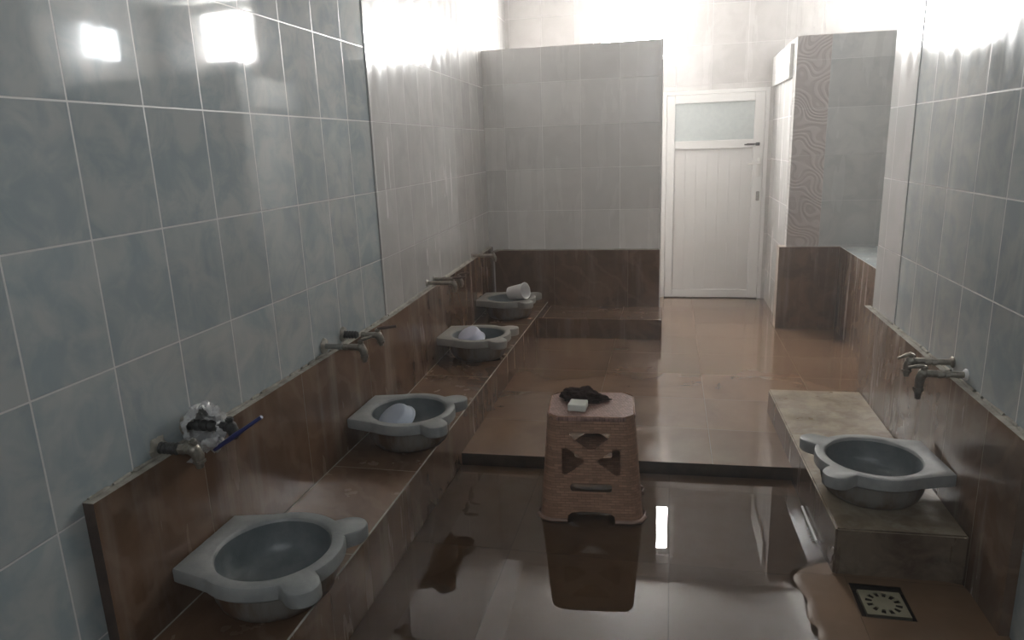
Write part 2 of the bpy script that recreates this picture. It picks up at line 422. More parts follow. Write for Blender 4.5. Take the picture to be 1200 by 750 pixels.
struct(box('trim_7', (xw(3.43) - .04, 3.428, 0.70), (xw(3.43) - .0285, 3.433, ZC), plain('dark_gap', (.12, .12, .12), rough=.7)), 'thin dark vertical gap in the pale tiling of the left wall', 'trim')
# brown baseboards (tall facings)
SKT = .70
bm = bmesh.new()
ys = [1.275, 3.2, 5.66]
prism(bm, [(xw(y), y) for y in ys] + [(xw(y) - .034, y) for y in reversed(ys)], -.03, SKT)
face_mats(bm, lambda n, c: 1 if n.z > .9 else (2 if n.y < -.9 else 0))
struct(link('baseboard_left', bm, [M['brown_left'], M['grout'], plain('cut_tile_edge', (.05, .035, .028), (.1, .07, .055), rough=.6)]), 'tall brown marbled tile facing low on the left wall', 'baseboard')
bm = bmesh.new(); add_box(bm, (1.0, 2.105, -.03), (1.03, 3.875, .635))
face_mats(bm, lambda n, c: 1 if n.z > .9 else 0)
struct(link('baseboard_right', bm, [M['brown_right'], M['grout']]), 'brown marbled tile facing low on the right wall', 'baseboard')
bm = bmesh.new(); add_box(bm, (-1.42, 5.632, FU), (-.073, 5.66, .672))
face_mats(bm, lambda n, c: 1 if n.z > .9 else 0)
struct(link('baseboard_far', bm, [M['brown_cross'], M['grout']]), 'brown marbled tile facing at the foot of the partition', 'baseboard')
bm = bmesh.new(); add_box(bm, (.822, 5.63, FU), (1.256, 5.755, .69))
face_mats(bm, lambda n, c: 1 if (n.z > .9 or n.x < -.9) else 0)
struct(link('baseboard_stub', bm, [M['brown_stub'], plain('pale_tile_edge', (.42, .36, .31), (.3, .25, .21), rough=.6)]), 'brown tile foot of the stub wall', 'baseboard')

# mortar smears, rough bead along top of the brown facings
def bead(name, pts, r, label):
    bm = bmesh.new()
    P = []
    for (a, b) in zip(pts, pts[1:]):
        k = max(2, int((Vector(b) - Vector(a)).length / .02))
        P += [Vector(a).lerp(Vector(b), i / k) for i in range(k)]
    P.append(Vector(pts[-1]))
    for p in P: p += Vector((0, 0, .003 * noise.noise(p * 9)))
    sweep(bm, P, [r * (.75 + .6 * abs(noise.noise(p * 21))) for p in P], 8)
    return struct(link(name, bm, M['grout'], smooth=True), label, 'trim')
bead('trim_3', [(XL + .004, 1.29, SKT + .002), (XL + .004, 3.18, SKT + .002)], 0.006, 'rough mortar bead over the left brown facing')
bead('trim_4', [(xw(3.2) - .028, 3.2, SKT + .002), (xw(5.6) - .028, 5.6, SKT + .002)], .008, 'mortar bead over the far left brown facing')
bead('trim_5', [(1.027, 2.12, .637), (1.027, 3.80, .637)], .007, 'rough mortar bead over the right brown facing')
bead('trim_6', [(-1.41, 5.657, .673), (-.08, 5.657, .673)], .006, 'mortar bead over the partition facing')

# floors -------------------------------------------------------------
EDGE = lambda x: 3.03 + .047 * (x + .98)     # front edge of the raised floor
def blob(x, y):
    """>0 on the dry apron round the drain"""
    d = 1e9
    for cx, cy, r in ((.60, 2.28, .165), (.615, 2.13, .175), (.66, 2.33, .15), (.64, 2.0, .185), (.80, 2.15, .30), (.86, 2.0, .36), (.75, 1.85, .2)):
        d = min(d, math.hypot(x - cx, y - cy) - r)
    return -d
bm = bmesh.new()
nx, ny = 101, 236
gx = [-1.0 + 2.03 * i / (nx - 1) for i in range(nx)]; gy = [YB + (3.14 - YB) * j / (ny - 1) for j in range(ny)]
G = []
for y in gy:
    row = []
    for x in gx:
        b = blob(x, y) + .012 * noise.noise(Vector((x * 14, y * 14, 0)))
        t = min(1, max(0, (b + .02) / .05)); t = t * t * (3 - 2 * t)
        row.append(bm.verts.new((x, y, -.012 + .0165 * t)))
    G.append(row)
# recess for the drain cover
DX, DY, DS = .712, 2.222, .083
for j in range(ny - 1):
    for i in range(nx - 1):
        cx, cy = (gx[i] + gx[i + 1]) / 2, (gy[j] + gy[j + 1]) / 2
        if abs(cx - DX) < DS and abs(cy - DY) < DS: continue
        bm.faces.new((G[j][i], G[j][i + 1], G[j + 1][i + 1], G[j + 1][i]))
struct(link('floor', bm, M['brown_pool'], smooth=True), 'low brown tiled floor under standing water', 'floor')
struct(box('floor_base', (-1.62, YB, -.10), (2.65, 6.95, -.05), plain('screed', (.12, .09, .07), rough=.8)), 'screed below the tiled floor', 'floor')
bm = bmesh.new()
prism(bm, [(-1.42, EDGE(-.98)), (1.03, EDGE(1.03)), (1.03, 3.82), (1.125, 3.0), (2.5, 3.0), (2.5, 6.74), (-1.5, 6.74)], -.05, FU)
face_mats(bm, lambda n, c: 1 if n.y < -.7 else 0)
struct(link('floor_raised', bm, [M['brown_flat'], plain('dark_step_edge', (.035, .024, .018), (.06, .042, .03), rough=.25)]), 'raised wet brown tiled floor leading to the door', 'floor')  # riser face coloured much darker than the floor top

# water sheet over the low floor
bm = bmesh.new()
w = [(-.979, YB + .01), (1.0, YB + .01), (1.0, 2.34), (.582, 2.352), (.565, EDGE(.565) - .001), (-.979, EDGE(-.979) - .001)]
f = bm.faces.new([bm.verts.new((x, y, 0)) for x, y in w])
bmesh.ops.triangulate(bm, faces=[f])
wo = tag(link('standing_water', bm, M['water']), 'still sheet of water flooding the low floor', 'water', kind='stuff')

# benches ------------------------------------------------------------
BZ = .24
bm = bmesh.new()
yb = [YB, 1.275, 3.2, 5.632]
prism(bm, [(-.978, YB), (-.978, 5.632), (xw(5.632), 5.632), (xw(3.2), 3.2), (-1.346, 1.275), (-1.346, YB)], -.04, BZ)
bmesh.ops.recalc_face_normals(bm, faces=bm.faces[:])
es = [e for e in bm.edges if all(abs(v.co.x + .978) < 1e-4 and abs(v.co.z - BZ) < 1e-4 for v in e.verts)]
bmesh.ops.bevel(bm, geom=es, offset=.004, segments=1, affect='EDGES')
face_mats(bm, lambda n, c: 2 if (.2 < n.z < .9) else (0 if n.z > .9 else 1))
tag(link('tiled_bench', bm, [M['brown_bench'], M['brown_left'], M['grout']]), 'long low brown-tiled bench along the left wall carrying four basins', 'bench', kind='thing')
o = bpy.data.objects['tiled_bench']
bm = bmesh.new(); sweep(bm, [(xw(y) + .001, y, BZ + .0003) for y in (1.3, 2.2, 3.2, 4.2, 5.6)], .0045, 6)
for v in bm.verts:
    if v.co.z > BZ + .0006: v.co.z = BZ + .0006
j = link('grout_joint', bm, M['grout'], o); j['label'] = 'pale grout joint along the wall'

bm = bmesh.new()
prism(bm, [(.583, 2.362), (1.0, 2.372), (1.0, 3.81), (.54, 3.80)], -.04, .18)
bmesh.ops.bevel(bm, geom=bm.edges[:], offset=.006, segments=2, affect='EDGES')
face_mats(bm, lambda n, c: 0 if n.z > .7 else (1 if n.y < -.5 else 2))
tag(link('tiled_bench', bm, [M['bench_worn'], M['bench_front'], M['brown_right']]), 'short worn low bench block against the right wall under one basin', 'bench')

bm = bmesh.new()
add_box(bm, (-.978, 5.207, FU - .01), (-.045, 5.632, .207), .004)
face_mats(bm, lambda n, c: 0 if n.z > .7 else 1)
tag(link('tiled_step', bm, [M['brown_bench'], M['brown_cross']]), 'brown tiled sitting step at the foot of the grey partition', 'step')
bm = bmesh.new(); add_box(bm, (1.256, 3.9, FU - .01), (1.62, 5.66, .69), .003)
face_mats(bm, lambda n, c: 1 if n.z > .7 else 0)
tag(link('tiled_ledge', bm, [M['brown_right'], tiles('blue_ledge_tile', 'XY', .25, .33, 1.26, 3.9, BLUE_A, BLUE_B, GROUT, rough=.2)]), 'brown-faced ledge with blue-grey top in the right alcove', 'ledge')

# windows ------------------------------------------------------------
def window(name, x0, x1, z0, z1, y, pane_mat, label, splits, fw=.06):
    w = empty(name, (x0, y, z0), label, 'window', kind='structure')
    def b(nm, lo, hi, mat):
        return box(nm, tuple(lo[i] - w.location[i] for i in range(3)), tuple(hi[i] - w.location[i] for i in range(3)), mat, w, bevel=.004 if mat is M['pvc'] else 0)
    bm = bmesh.new()
    for lo, hi in (((0, 0, 0), (x1 - x0, .06, fw)), ((0, 0, z1 - z0 - fw), (x1 - x0, .06, z1 - z0)), ((0, 0, fw), (fw, .06, z1 - z0 - fw)), ((x1 - x0 - fw, 0, fw), (x1 - x0, .06, z1 - z0 - fw))):
        add_box(bm, lo, hi, .003)
    for s in splits: add_box(bm, (s - fw * .4, .003, fw), (s + fw * .4, .057, z1 - z0 - fw), .003)
    link('window_frame', bm, M['pvc'], w)
    cuts = [fw] + [c for s in splits for c in (s - fw * .4, s + fw * .4)] + [x1 - x0 - fw]
    for a, c in zip(cuts[::2], cuts[1::2]):
        box('pane', (a, .028, fw), (c, .034, z1 - z0 - fw), pane_mat, w)
    return w
window('window_1', W1[0], W1[1], W1[2], W1[3], 6.80, M['window_back'], 'bright high window over the grey partition', [], fw=.07)
window('window_2', W2[0], W2[1], W2[2], W2[3], 6.80, M['window_back'], 'bright high window above the stub wall', [])
w3 = window('window_3', 0, .55, 0, .40, 0, M['window_side'], 'small side window high on the outer right wall', [.32])
w3.location = (2.56, 6.38, 2.40); w3.rotation_euler = (0, 0, -PI / 2)
w4 = window('rear_fill_light', 0, 1.3, 0, .6, 0, M['fill_rear'], 'unseen glowing window added behind the viewer as fill light', [.65])  # added fill light, no window known there
w4.location = (.65, YB, 2.25); w4.rotation_euler = (0, 0, PI)
# keep the added fill window proud of its wall
w4.location.y = YB + .065

# door ----------------------------------------------------------------
dx0, dx1, dz0, dz1 = DR
d = empty('door_1', ((dx0 + dx1) / 2, 6.74, FU), 'white plastic door with frosted upper pane at the end of the passage', 'door', kind='structure')
def dloc(p): return (p[0] - d.location.x, p[1] - 6.74, p[2] - FU)
def dbox(nm, lo, hi, mat, bevel=.003, par=None): return box(nm, dloc(lo), dloc(hi), mat, par or d, bevel=bevel)
bm = bmesh.new()
for lo, hi in (((dx0, 6.735, FU), (dx0 + .035, 6.83, dz1)), ((dx1 - .035, 6.735, FU), (dx1, 6.83, dz1)), ((dx0 + .035, 6.735, dz1 - .035), (dx1 - .035, 6.83, dz1))):
    add_box(bm, dloc(lo), dloc(hi), .003)
link('door_frame', bm, M['pvc'], d)
a0, a1, b0, b1 = dx0 + .037, dx1 - .037, FU + .008, dz1 - .037
bm = bmesh.new()
st = .072
for lo, hi in (((a0, 6.73, b0), (a0 + st, 6.785, b1)), ((a1 - st - .015, 6.73, b0), (a1, 6.785, b1)), ((a0 + st, 6.73, b0), (a1 - st - .015, 6.785, b0 + .075)), ((a0 + st, 6.73, b1 - st), (a1 - st - .015, 6.785, b1)), ((a0 + st, 6.73, 1.425), (a1 - st - .015, 6.785, 1.50))):
    add_box(bm, dloc(lo), dloc(hi), .004)
leaf = link('door_leaf', bm, M['pvc'], d)
pa0, pa1 = a0 + st, a1 - st - .015
box('glass_pane', dloc((pa0, 6.752, 1.50)), dloc((pa1, 6.764, b1 - st)), M['frost'], leaf)['label'] = 'frosted grey glass pane'
bm = bmesh.new()
n = 7; wd = (pa1 - pa0) / n
for i in range(n): add_box(bm, dloc((pa0 + i * wd + .0001, 6.748, b0 + .075)), dloc((pa0 + (i + 1) * wd - .0001, 6.772, 1.425)), .0009, 1)
link('lower_panel', bm, M['pvc_panel'], leaf)
bm = bmesh.new()
add_box(bm, dloc((.753, 6.722, 1.17)), dloc((.787, 6.732, 1.33)), .004)
add_tube(bm, dloc((.77, 6.73, 1.29)), dloc((.77, 6.69, 1.29)), .008); add_tube(bm, dloc((.775, 6.693, 1.29)), dloc((.672, 6.688, 1.285)), .009, .007)
link('door_handle', bm, plain('white_handle', (.74, .72, .69), rough=.3), leaf, smooth=True)
bm = bmesh.new(); add_box(bm, dloc((.757, 6.722, .955)), dloc((.785, 6.731, 1.04)), .006); add_tube(bm, dloc((.771, 6.724, .98)), dloc((.771, 6.712, .98)), .008)
link('lock', bm, M['chrome'], leaf, smooth=True)
bm = bmesh.new(); add_box(bm, dloc((.66, 6.722, 1.445)), dloc((.725, 6.731, 1.462)), .002); add_tube(bm, dloc((.64, 6.72, 1.452)), dloc((.76, 6.72, 1.455)), .006); add_box(bm, dloc((.735, 6.718, 1.44)), dloc((.77, 6.732, 1.468)), .003)
link('bolt_latch', bm, M['near_black'], leaf)['label'] = 'dark sliding bolt'
for z in (.32, 1.0, 1.62):
    bm = bmesh.new(); add_tube(bm, dloc((dx1 - .036, 6.728, z - .03)), dloc((dx1 - .036, 6.728, z + .03)), .007)
    link('hinge', bm, M['pvc'], d, smooth=True)

# ------------------------------------------------------------------ marble basins
BC, RI, RO = .228, .165, .205      # circle centre from the wall, inner and outer radius
def plan_radius(th):
    """outline of the rim slab seen from above, measured from the bowl's centre"""
    c, s = math.cos(th), math.sin(th); best = 0
    def inside(x, y):       # x from wall, y along it
        if x < 0: return False
        q = (x - BC) ** 2 + y * y
        if q < RO ** 2: return True
        if x <= BC:          # hull of back edge and circle
            h = .148 + (.192 - .148) * (x / (BC * .8)) if x < BC * .8 else .192
            if abs(y) < h: return True
        for sg in (1, -1):   # two lugs
            ax, ay = BC + .1, sg * .092; bx, by = .402, sg * .152
            t = max(0, min(1, ((x - ax) * (bx - ax) + (y - ay) * (by - ay)) / ((bx - ax) ** 2 + (by - ay) ** 2)))
            if math.hypot(x - ax - t * (bx - ax), y - ay - t * (by - ay)) < .050: return True
        return False
    r = .36
    while r > .1 and not inside(BC + r * c, r * s): r -= .001
    return r

def make_basin(loc, rz, label, seed, warm):
    b = empty('stone_basin', loc, label, 'basin', 'carved stone washbasins', rz)
    n = 180; H0, H1 = .103, .150
    ths = [2 * PI * (i + .5) / n for i in range(n)]
    rad = [plan_radius(t) for t in ths]
    rnd = lambda p, a: a * noise.noise(p * 9 + Vector((seed * 3.1, 0, 0)))
    bm = bmesh.new()
    def ring(rs, z, w=0):
        vs = []
        for t, r in zip(ths, rs):
            p = Vector((BC + r * math.cos(t), r * math.sin(t), z)); r2 = r + rnd(p, w)
            vs.append(bm.verts.new((BC + r2 * math.cos(t), r2 * math.sin(t), z + rnd(p * 1.3, w))))
        return vs
    R = [ring([.170] * n, H0 + .002), ring([max(.175, r - .005) for r in rad], H0, .001), ring(rad, H0 + .005, .0015), ring(rad, H1 - .008, .0015), ring([r - .0025 for r in rad], H1 - .002, .001),
         ring([r - .008 for r in rad], H1, .001), ring([RI + .008] * n, H1, .001), ring([RI + .002] * n, H1 - .003), ring([RI - .002] * n, H1 - .012)]
    for A, B in zip(R, R[1:]):
        for i in range(n): bm.faces.new((A[i], A[(i + 1) % n], B[(i + 1) % n], B[i]))
    link('rim_slab', bm, M['marble_warm'] if warm else M['marble'], b, smooth=True)
    # bowl: bulging outside, hollow inside
    bm = bmesh.new()
    out = [(0, 0.0), (.130, 0.0), (.148, .004), (.164, .020), (.175, .045), (.180, .075), (.180, H0 + .002)]
    inn = [(RI - .002, H1 - .011), (RI - .004, .11), (RI - .010, .075), (RI - .022, .050), (RI - .045, .036), (.06, .031), (0, .030)]
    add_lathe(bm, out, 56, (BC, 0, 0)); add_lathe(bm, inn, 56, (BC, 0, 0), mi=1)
    for v in bm.verts:
        if v.co.x < .020: v.co.x = .020
        p = v.co.copy(); v.co += Vector((rnd(p, .003), rnd(p + Vector((5, 0, 0)), .003), 0)) * (1 if v.co.z > .001 else 0)
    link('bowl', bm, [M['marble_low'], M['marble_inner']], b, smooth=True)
    return b
make_basin((-1.343, 1.63, BZ + .0008), 0, 'grey stone basin nearest the viewer on the left bench, under the bagged taps', 1, False)
make_basin((-1.343, 2.75, BZ + .0008), 0, 'grey stone basin holding a pale dipper, second from viewer along left bench', 2, False)
make_basin((xw(4.2) + .006, 4.06, BZ + .0008), math.radians(-1.5), 'grey stone basin holding a lilac-white bowl, third along the left bench', 3, True)
make_basin((xw(5.25) + .006, 5.12, BZ + .0008), math.radians(-2), 'farthest stone basin, in the left corner with a white tub across it', 4, True)
make_basin((.990, 2.675, .1808), PI + math.radians(5), 'grey stone basin on the worn block against the right wall', 5, False)

# ------------------------------------------------------------------ taps
def make_tap(loc, rz, label, length=.145, tape=0, body='brass', lever=None, spout=.06, lever_dir=(.5, .35, .3), lever_len=.075, lever2=0, pipe='brass', lever_at=None, flange='chrome', group='water taps over the basins'):
    t = empty('water_tap', loc, label, 'tap', group, rz)
    bm = bmesh.new()
    fk = 1.5 if flange == 'grout' else 1
    add_lathe(bm, [(0, 0), (.020 * fk, 0), (.022 * fk, .004), (.017 * fk, .009), (.012, .010)], 20)
    if fk > 1:
        for v in bm.verts: v.co += v.co * .35 * noise.noise(v.co * 60 + Vector(loc))
    bmesh.ops.rotate(bm, verts=bm.verts[:], cent=(0, 0, 0), matrix=Matrix.Rotation(PI / 2, 3, 'Y'))
    link('flange', bm, M[flange], t, smooth=True)
    bm = bmesh.new()
    if tape:
        P = [(.006 + (tape - .006) * i / 14, 0, 0) for i in range(15)]
        sweep(bm, P, [.0155 + .0025 * math.sin(i * 2.2) for i in range(15)], 12)
        link('taped_pipe', bm, M['tape'], t, smooth=True)['label'] = 'pipe stub wrapped in black tape'
    else:
        add_tube(bm, (.006, 0, 0), (length * .62, 0, 0), .0115)
        add_tube(bm, (length * .40, 0, 0), (length * .5, 0, 0), .0145, n=6)
        link('pipe', bm, M[pipe], t, smooth=True)
    bm = bmesh.new()
    s = max(tape, length * .55)
    add_tube(bm, (s, 0, 0), (s + .018, 0, 0), .015, n=6)
    add_tube(bm, (s + .018, 0, 0), (length - .006, 0, 0), .0125, .014)
    bmesh.ops.create_uvsphere(bm, u_segments=16, v_segments=10, radius=.0185, matrix=Matrix.Translation((length, 0, 0)))
    add_tube(bm, (length, 0, .005), (length, 0, .030), .0095, .0085); add_tube(bm, (length, 0, .018), (length, 0, .026), .0125, n=6)
    link('valve_body', bm, M[body], t, smooth=True)
    bm = bmesh.new()
    sweep(bm, [(length + .004, 0, -.004), (length + .010, 0, -.018), (length + .012, 0, -spout * .75), (length + .012, 0, -spout)], [.0165, .0170, .0125, .0095], 14)
    add_tube(bm, (length + .012, 0, -spout * .55), (length + .012, 0, -spout * .7), .0175, n=6)
    link('spout', bm, M[body], t, smooth=True)
    bm = bmesh.new(); D = Vector(lever_dir).normalized(); p0 = Vector(lever_at or (length, 0, .030))
    P = [p0 - D * lever2, p0, p0 + D * lever_len * .35, p0 + D * lever_len] if lever2 else [p0, p0 + D * lever_len * .35, p0 + D * lever_len * .7, p0 + D * lever_len]
    sweep(bm, P, [.006, .008, .006, .0055], 10)
    link('lever', bm, M[lever or body], t, smooth=True)
    return t
make_tap((XL, 1.545, .725), 0, 'black-taped tap nearest the viewer, left of the plastic bag', .115, tape=.07, spout=.052, lever_dir=(.55, -.5, .05), lever_len=.04, flange='grout')
make_tap((XL, 1.672, .742), 0, 'black-taped tap with a blue lever, wrapped in a plastic bag', .145, tape=.12, body='tape', lever='blue_lever', spout=.035, lever_dir=(.169, 0, .112), lever_len=.112, lever2=.088, lever_at=(.172, -.022, -.016), flange='grout')
make_tap((XL, 2.53, .735), 0, 'tap on a grey plastic pipe above the second basin from viewer, nearer of its pair', .165, pipe='pipe_plastic', spout=.062, lever_dir=(.6, .6, .1), lever_len=.05, flange='grout')
make_tap((XL, 2.705, .738), 0, 'dark-levered tap above second basin of the left bench, farther of its pair', .165, tape=.07, lever='dark_lever', spout=.045, lever_dir=(1, .1, .12), lever_len=.085, flange='grout')
make_tap((xw(3.88) - .03, 3.875, .738), 0, 'tap above the lilac-white bowl, nearer of its pair', .165, spout=.055, lever='dark_lever', lever_dir=(1, .1, .05), lever_len=.08)
make_tap((xw(4.0) - .03, 4.02, .735), 0, 'tap above the lilac-white bowl, farther of its pair', .165, spout=.05, lever='dark_lever', lever_dir=(1, .1, .15), lever_len=.06)
make_tap((xw(5.05) - .028, 5.03, .722), 0, 'single tap in the far left corner above the white tub', .165, spout=.045, lever_dir=(1, .1, .2), lever_len=.045)
make_tap((1.03, 2.625, .668), PI, 'tap nearer the viewer on the right wall with a long spout', .138, spout=.095, lever_dir=(.8, -.3, -.25), lever_len=.05, flange='white_plastic')
make_tap((1.03, 2.752, .675), PI, 'tap on the right wall behind the long-spouted one', .142, spout=.06, lever_dir=(.9, -.2, -.5), lever_len=.05)

# crumpled plastic bag round the second tap
bm = bmesh.new()
bmesh.ops.create_icosphere(bm, subdivisions=5, radius=1)
for v in bm.verts:
    d0 = v.co.normalized()
    k = 1 + .38 * noise.noise(d0 * 2.3 + Vector((4, 1, 2))) + .20 * abs(noise.noise(d0 * 5.1)) - .12 * abs(noise.noise(d0 * 9.7))
    v.co = Vector((d0.x * .062 * k, d0.y * .050 * k, d0.z * .068 * k))
    v.co.x = max(v.co.x, -.057 + .004 * (k - 1))
    if v.co.z < -.018: v.co.x = max(v.co.x, -.014 + .003 * (k - 1))
# open the front so the taped pipe and lever show
bmesh.ops.delete(bm, geom=[f for f in bm.faces if (f.calc_center_median().normalized().dot(Vector((.35, -.78, .35)).normalized()) > .70)], context='FACES')
bmesh.ops.solidify(bm, geom=bm.faces[:], thickness=.0008)
tag(link('plastic_bag', bm, M['bag'], smooth=True, loc=(-1.318, 1.672, .735)), 'crumpled clear plastic bag bunched round the blue-levered tap', 'bag')

# ------------------------------------------------------------------ stool
def make_stool(loc, rz):
    st = empty('plastic_stool', loc, 'brown woven-look plastic stool standing in the water mid-room', 'stool', rz=rz)
    H = .456
    hx = lambda z: .213 - .038 * z / H
    hy = lambda z: .172 - .027 * z / H
    CH = .046
    def panel_mesh(wt, wb, name):
        """flat outline with the lattice holes, as a filled 2-D curve"""
        cu = bpy.data.curves.new(name, 'CURVE'); cu.dimensions = '2D'; cu.fill_mode = 'BOTH'; cu.extrude = .0022; cu.resolution_u = 1
        def poly(pts):
            s = cu.splines.new('POLY'); s.points.add(len(pts) - 1); s.use_cyclic_u = True
            for p, q in zip(s.points, pts): p.co = (q[0], q[1], 0, 1)
        def rounded(pts, r=.014, k=5):
            out = []; n = len(pts)
            for i in range(n):
                p = Vector(pts[i]); a = (Vector(pts[i - 1]) - p); b = (Vector(pts[(i + 1) % n]) - p)
                rr = min(r, a.length * .4, b.length * .4); A = p + a.normalized() * rr; B = p + b.normalized() * rr
                for j in range(k + 1):
                    t = j / k; out.append(tuple((1 - t) ** 2 * A + 2 * t * (1 - t) * p + t * t * B))
            return out
        sc = (wt + wb) / 2 / .148
        arch = [(-.098 * sc, 0), (-.094 * sc, .030), (-.080 * sc, .043), (-.04 * sc, .050), (.04 * sc, .050), (.080 * sc, .043), (.094 * sc, .030), (.098 * sc, 0)]
        # dense outline so it can bend with the taper
        L_ = [(-wt - (wb - wt) * (1 - t), H * t - 0) for t in [i / 12 for i in range(12, -1, -1)]]
        R_ = [(-a, b) for a, b in reversed(L_)]
        poly(L_ + arch + R_)
        k = 1.02 * sc
        poly(rounded([(-.085 * k, .388), (.078 * k, .388), (.070 * k, .366), (.012 * k, .318), (-.008 * k, .318), (-.080 * k, .368)], .012))
        poly(rounded([(-.114 * k, .318), (-.114 * k, .212), (-.098 * k, .208), (-.026 * k, .262), (-.026 * k, .272), (-.095 * k, .322)], .013))
        poly(rounded([(.114 * k, .318), (.114 * k, .212), (.098 * k, .208), (.026 * k, .262), (.026 * k, .272), (.095 * k, .322)], .013))
        poly(rounded([(-.082 * k, .172), (.082 * k, .172), (.082 * k, .136), (-.082 * k, .136)], .017))
        ob = bpy.data.objects.new(name, cu); C.objects.link(ob)
        me = bpy.data.meshes.new_from_object(ob.evaluated_get(bpy.context.evaluated_depsgraph_get()))
        bpy.data.objects.remove(ob); bpy.data.curves.remove(cu)
        return me
    bm = bmesh.new()
    for kx, (hf, dep, ang) in enumerate(((hx, hy, 0), (hy, hx, PI / 2), (hx, hy, PI), (hy, hx, -PI / 2))):
        bpy.context.view_layer.update()
        me = panel_mesh(hf(H) - CH + .0015, hf(0) - CH + .0015, 'tmp')
        tb = bmesh.new(); tb.from_mesh(me); bpy.data.meshes.remove(me)
        bmesh.ops.remove_doubles(tb, verts=tb.verts[:], dist=1e-5)
        for v in tb.verts:
            u, z, t = v.co
            v.co = Vector((u, -dep(z) + t + .0022, z))
        bmesh.ops.rotate(tb, verts=tb.verts[:], cent=(0, 0, 0), matrix=Matrix.Rotation(ang, 3, 'Z'))
        m2 = bpy.data.meshes.new('tmp2'); tb.to_mesh(m2); tb.free(); bm.from_mesh(m2); bpy.data.meshes.remove(m2)
    # chamfered corners
    for sx in (1, -1):
        for sy in (1, -1):
            prev = None
            for i in range(13):
                z = H * i / 12
                q = []
                for off in (0, .0045):
                    A = Vector((sx * (hx(z) - CH), sy * (hy(z) - off), z)); B = Vector((sx * (hx(z) - off), sy * (hy(z) - CH), z))
                    mid = (A + B) / 2 + Vector((sx, sy, 0)).normalized() * .010
                    q.append([A, (A + mid * 1) / 2 + Vector((sx, sy, 0)) * .002, mid, (B + mid) / 2 + Vector((sx, sy, 0)) * .002, B])
                cur = [[bm.verts.new(p) for p in row] for row in q]
                if prev:
                    for r in range(2):
                        for k in range(4): bm.faces.new((prev[r][k], prev[r][k + 1], cur[r][k + 1], cur[r][k]))
                prev = cur
    link('body', bm, M['weave'], st)
    # seat
    bm = bmesh.new()
    X, Y = hx(H) + .002, hy(H) + .002; c = .044
    def octo(g, z):
        x, y, k = X - g, Y - g, c - g * .3
        return [bm.verts.new((a, b, z)) for a, b in ((-x + k, -y), (x - k, -y), (x, -y + k), (x, y - k), (x - k, y), (-x + k, y), (-x, y - k), (-x, -y + k))]
    R = [octo(.004, H - .020), octo(-.0015, H - .017), octo(-.0015, H - .006), octo(.003, H - .001), octo(.010, H)]
    for A, B in zip(R, R[1:]):
        for i in range(8): bm.faces.new((A[i], A[(i + 1) % 8], B[(i + 1) % 8], B[i]))
    bm.faces.new(R[-1]); bm.faces.new(list(reversed(R[0])))
    link('seat', bm, M['weave_top'], st)['label'] = 'pinkish cross-woven octagonal top'
    # flared feet
    for sx in (1, -1):
        for sy in (1, -1):
            bm = bmesh.new()
            P = [(sx * .098, sy * (hy(0) + .004), .010), (sx * (hx(0) - CH), sy * (hy(0) + .006), .010), (sx * (hx(0) - .012), sy * (hy(0) - .012), .010), (sx * (hx(0) + .006), sy * (hy(0) - CH), .010), (sx * (hx(0) + .004), sy * .082, .010)]
            sweep(bm, P, .0095, 10)
            for v in bm.verts: v.co.z = max(0.0, v.co.z)
            link('foot', bm, M['stool_plain'], st, smooth=True)
    return st
make_stool((-.305, 2.765, -.0115), math.radians(4.5))
ST = -.0115 + .456

# brown washing mitt and soap on the stool
bm = bmesh.new()
bmesh.ops.create_icosphere(bm, subdivisions=5, radius=1)
for v in bm.verts:
    d0 = v.co.normalized(); k = 1 + .28 * noise.noise(d0 * 2.1 + Vector((9, 2, 1))) + .16 * noise.noise(d0 * 4.7) + .05 * noise.noise(d0 * 11)
    tail = max(0, d0.x) ** 3
    v.co = Vector((d0.x * (.088 + .022 * tail) * k, d0.y * (.062 - .02 * tail) * k, max(-.001, .004 + (d0.z + .35) * (.034 - .016 * tail) * k)))
tag(link('washing_mitt', bm, M['cloth'], smooth=True, loc=(-.352, 2.810, ST + .0015), rot=(0, 0, math.radians(-4))), 'crumpled dark brown cloth mitt lying on the stool behind the soap', 'cloth')
bm = bmesh.new(); add_box(bm, (-.037, -.036, 0), (.037, .036, .030), .006, 3)
tag(link('soap_bar', bm, M['soap'], smooth=True, loc=(-.354, 2.700, ST + .001), rot=(0, 0, math.radians(-3))), 'pale greenish-white bar of soap on the stool front edge', 'soap')

# ------------------------------------------------------------------ dippers and tub
def aim(axis, roll=0):
    return (Vector(axis).normalized().to_track_quat('Z', 'Y') @ Matrix.Rotation(roll, 3, 'Z').to_quaternion()).to_euler()
def make_dipper(loc, axis, mat, label, R=.085, D=.062, roll=0):
    """shallow round dipper; local +Z points out of its mouth"""
    b = empty('plastic_dipper', loc, label, 'dipper')
    b.rotation_euler = aim(axis, roll)
    bm = bmesh.new()
    prof = [(0, 0), (R * .72, 0), (R * .80, .004), (R * .86, .012), (R * .94, D * .75), (R * .955, D * .80), (R, D * .84), (R + .004, D * .9), (R + .004, D), (R - .001, D), (R * .93, D * .8), (R * .84, .014), (R * .7, .004), (0, .004)]
    add_lathe(bm, prof, 44)
    link('bowl', bm, mat, b, smooth=True)
    bm = bmesh.new()
    sweep(bm, [(-R * .9, 0, D * .8), (-R - .014, 0, D * .86), (-R - .028, 0, D * .80)], [.012, .012, .009], 10)
    for v in bm.verts: v.co.y *= 1.4
    link('grip', bm, mat, b, smooth=True)
    return b
make_dipper((-1.175, 2.69, .381), (.34, .40, -.80), M['blue_plastic'], 'bluish-white plastic dipper tipped over inside the second basin of the left bench', R=.088, D=.05, roll=.5)
make_dipper((-1.21, 4.03, .396), (.3, .40, -.85), M['lilac_plastic'], 'lilac-white upturned bowl in the third basin of the left bench', R=.082, D=.075, roll=2.6)
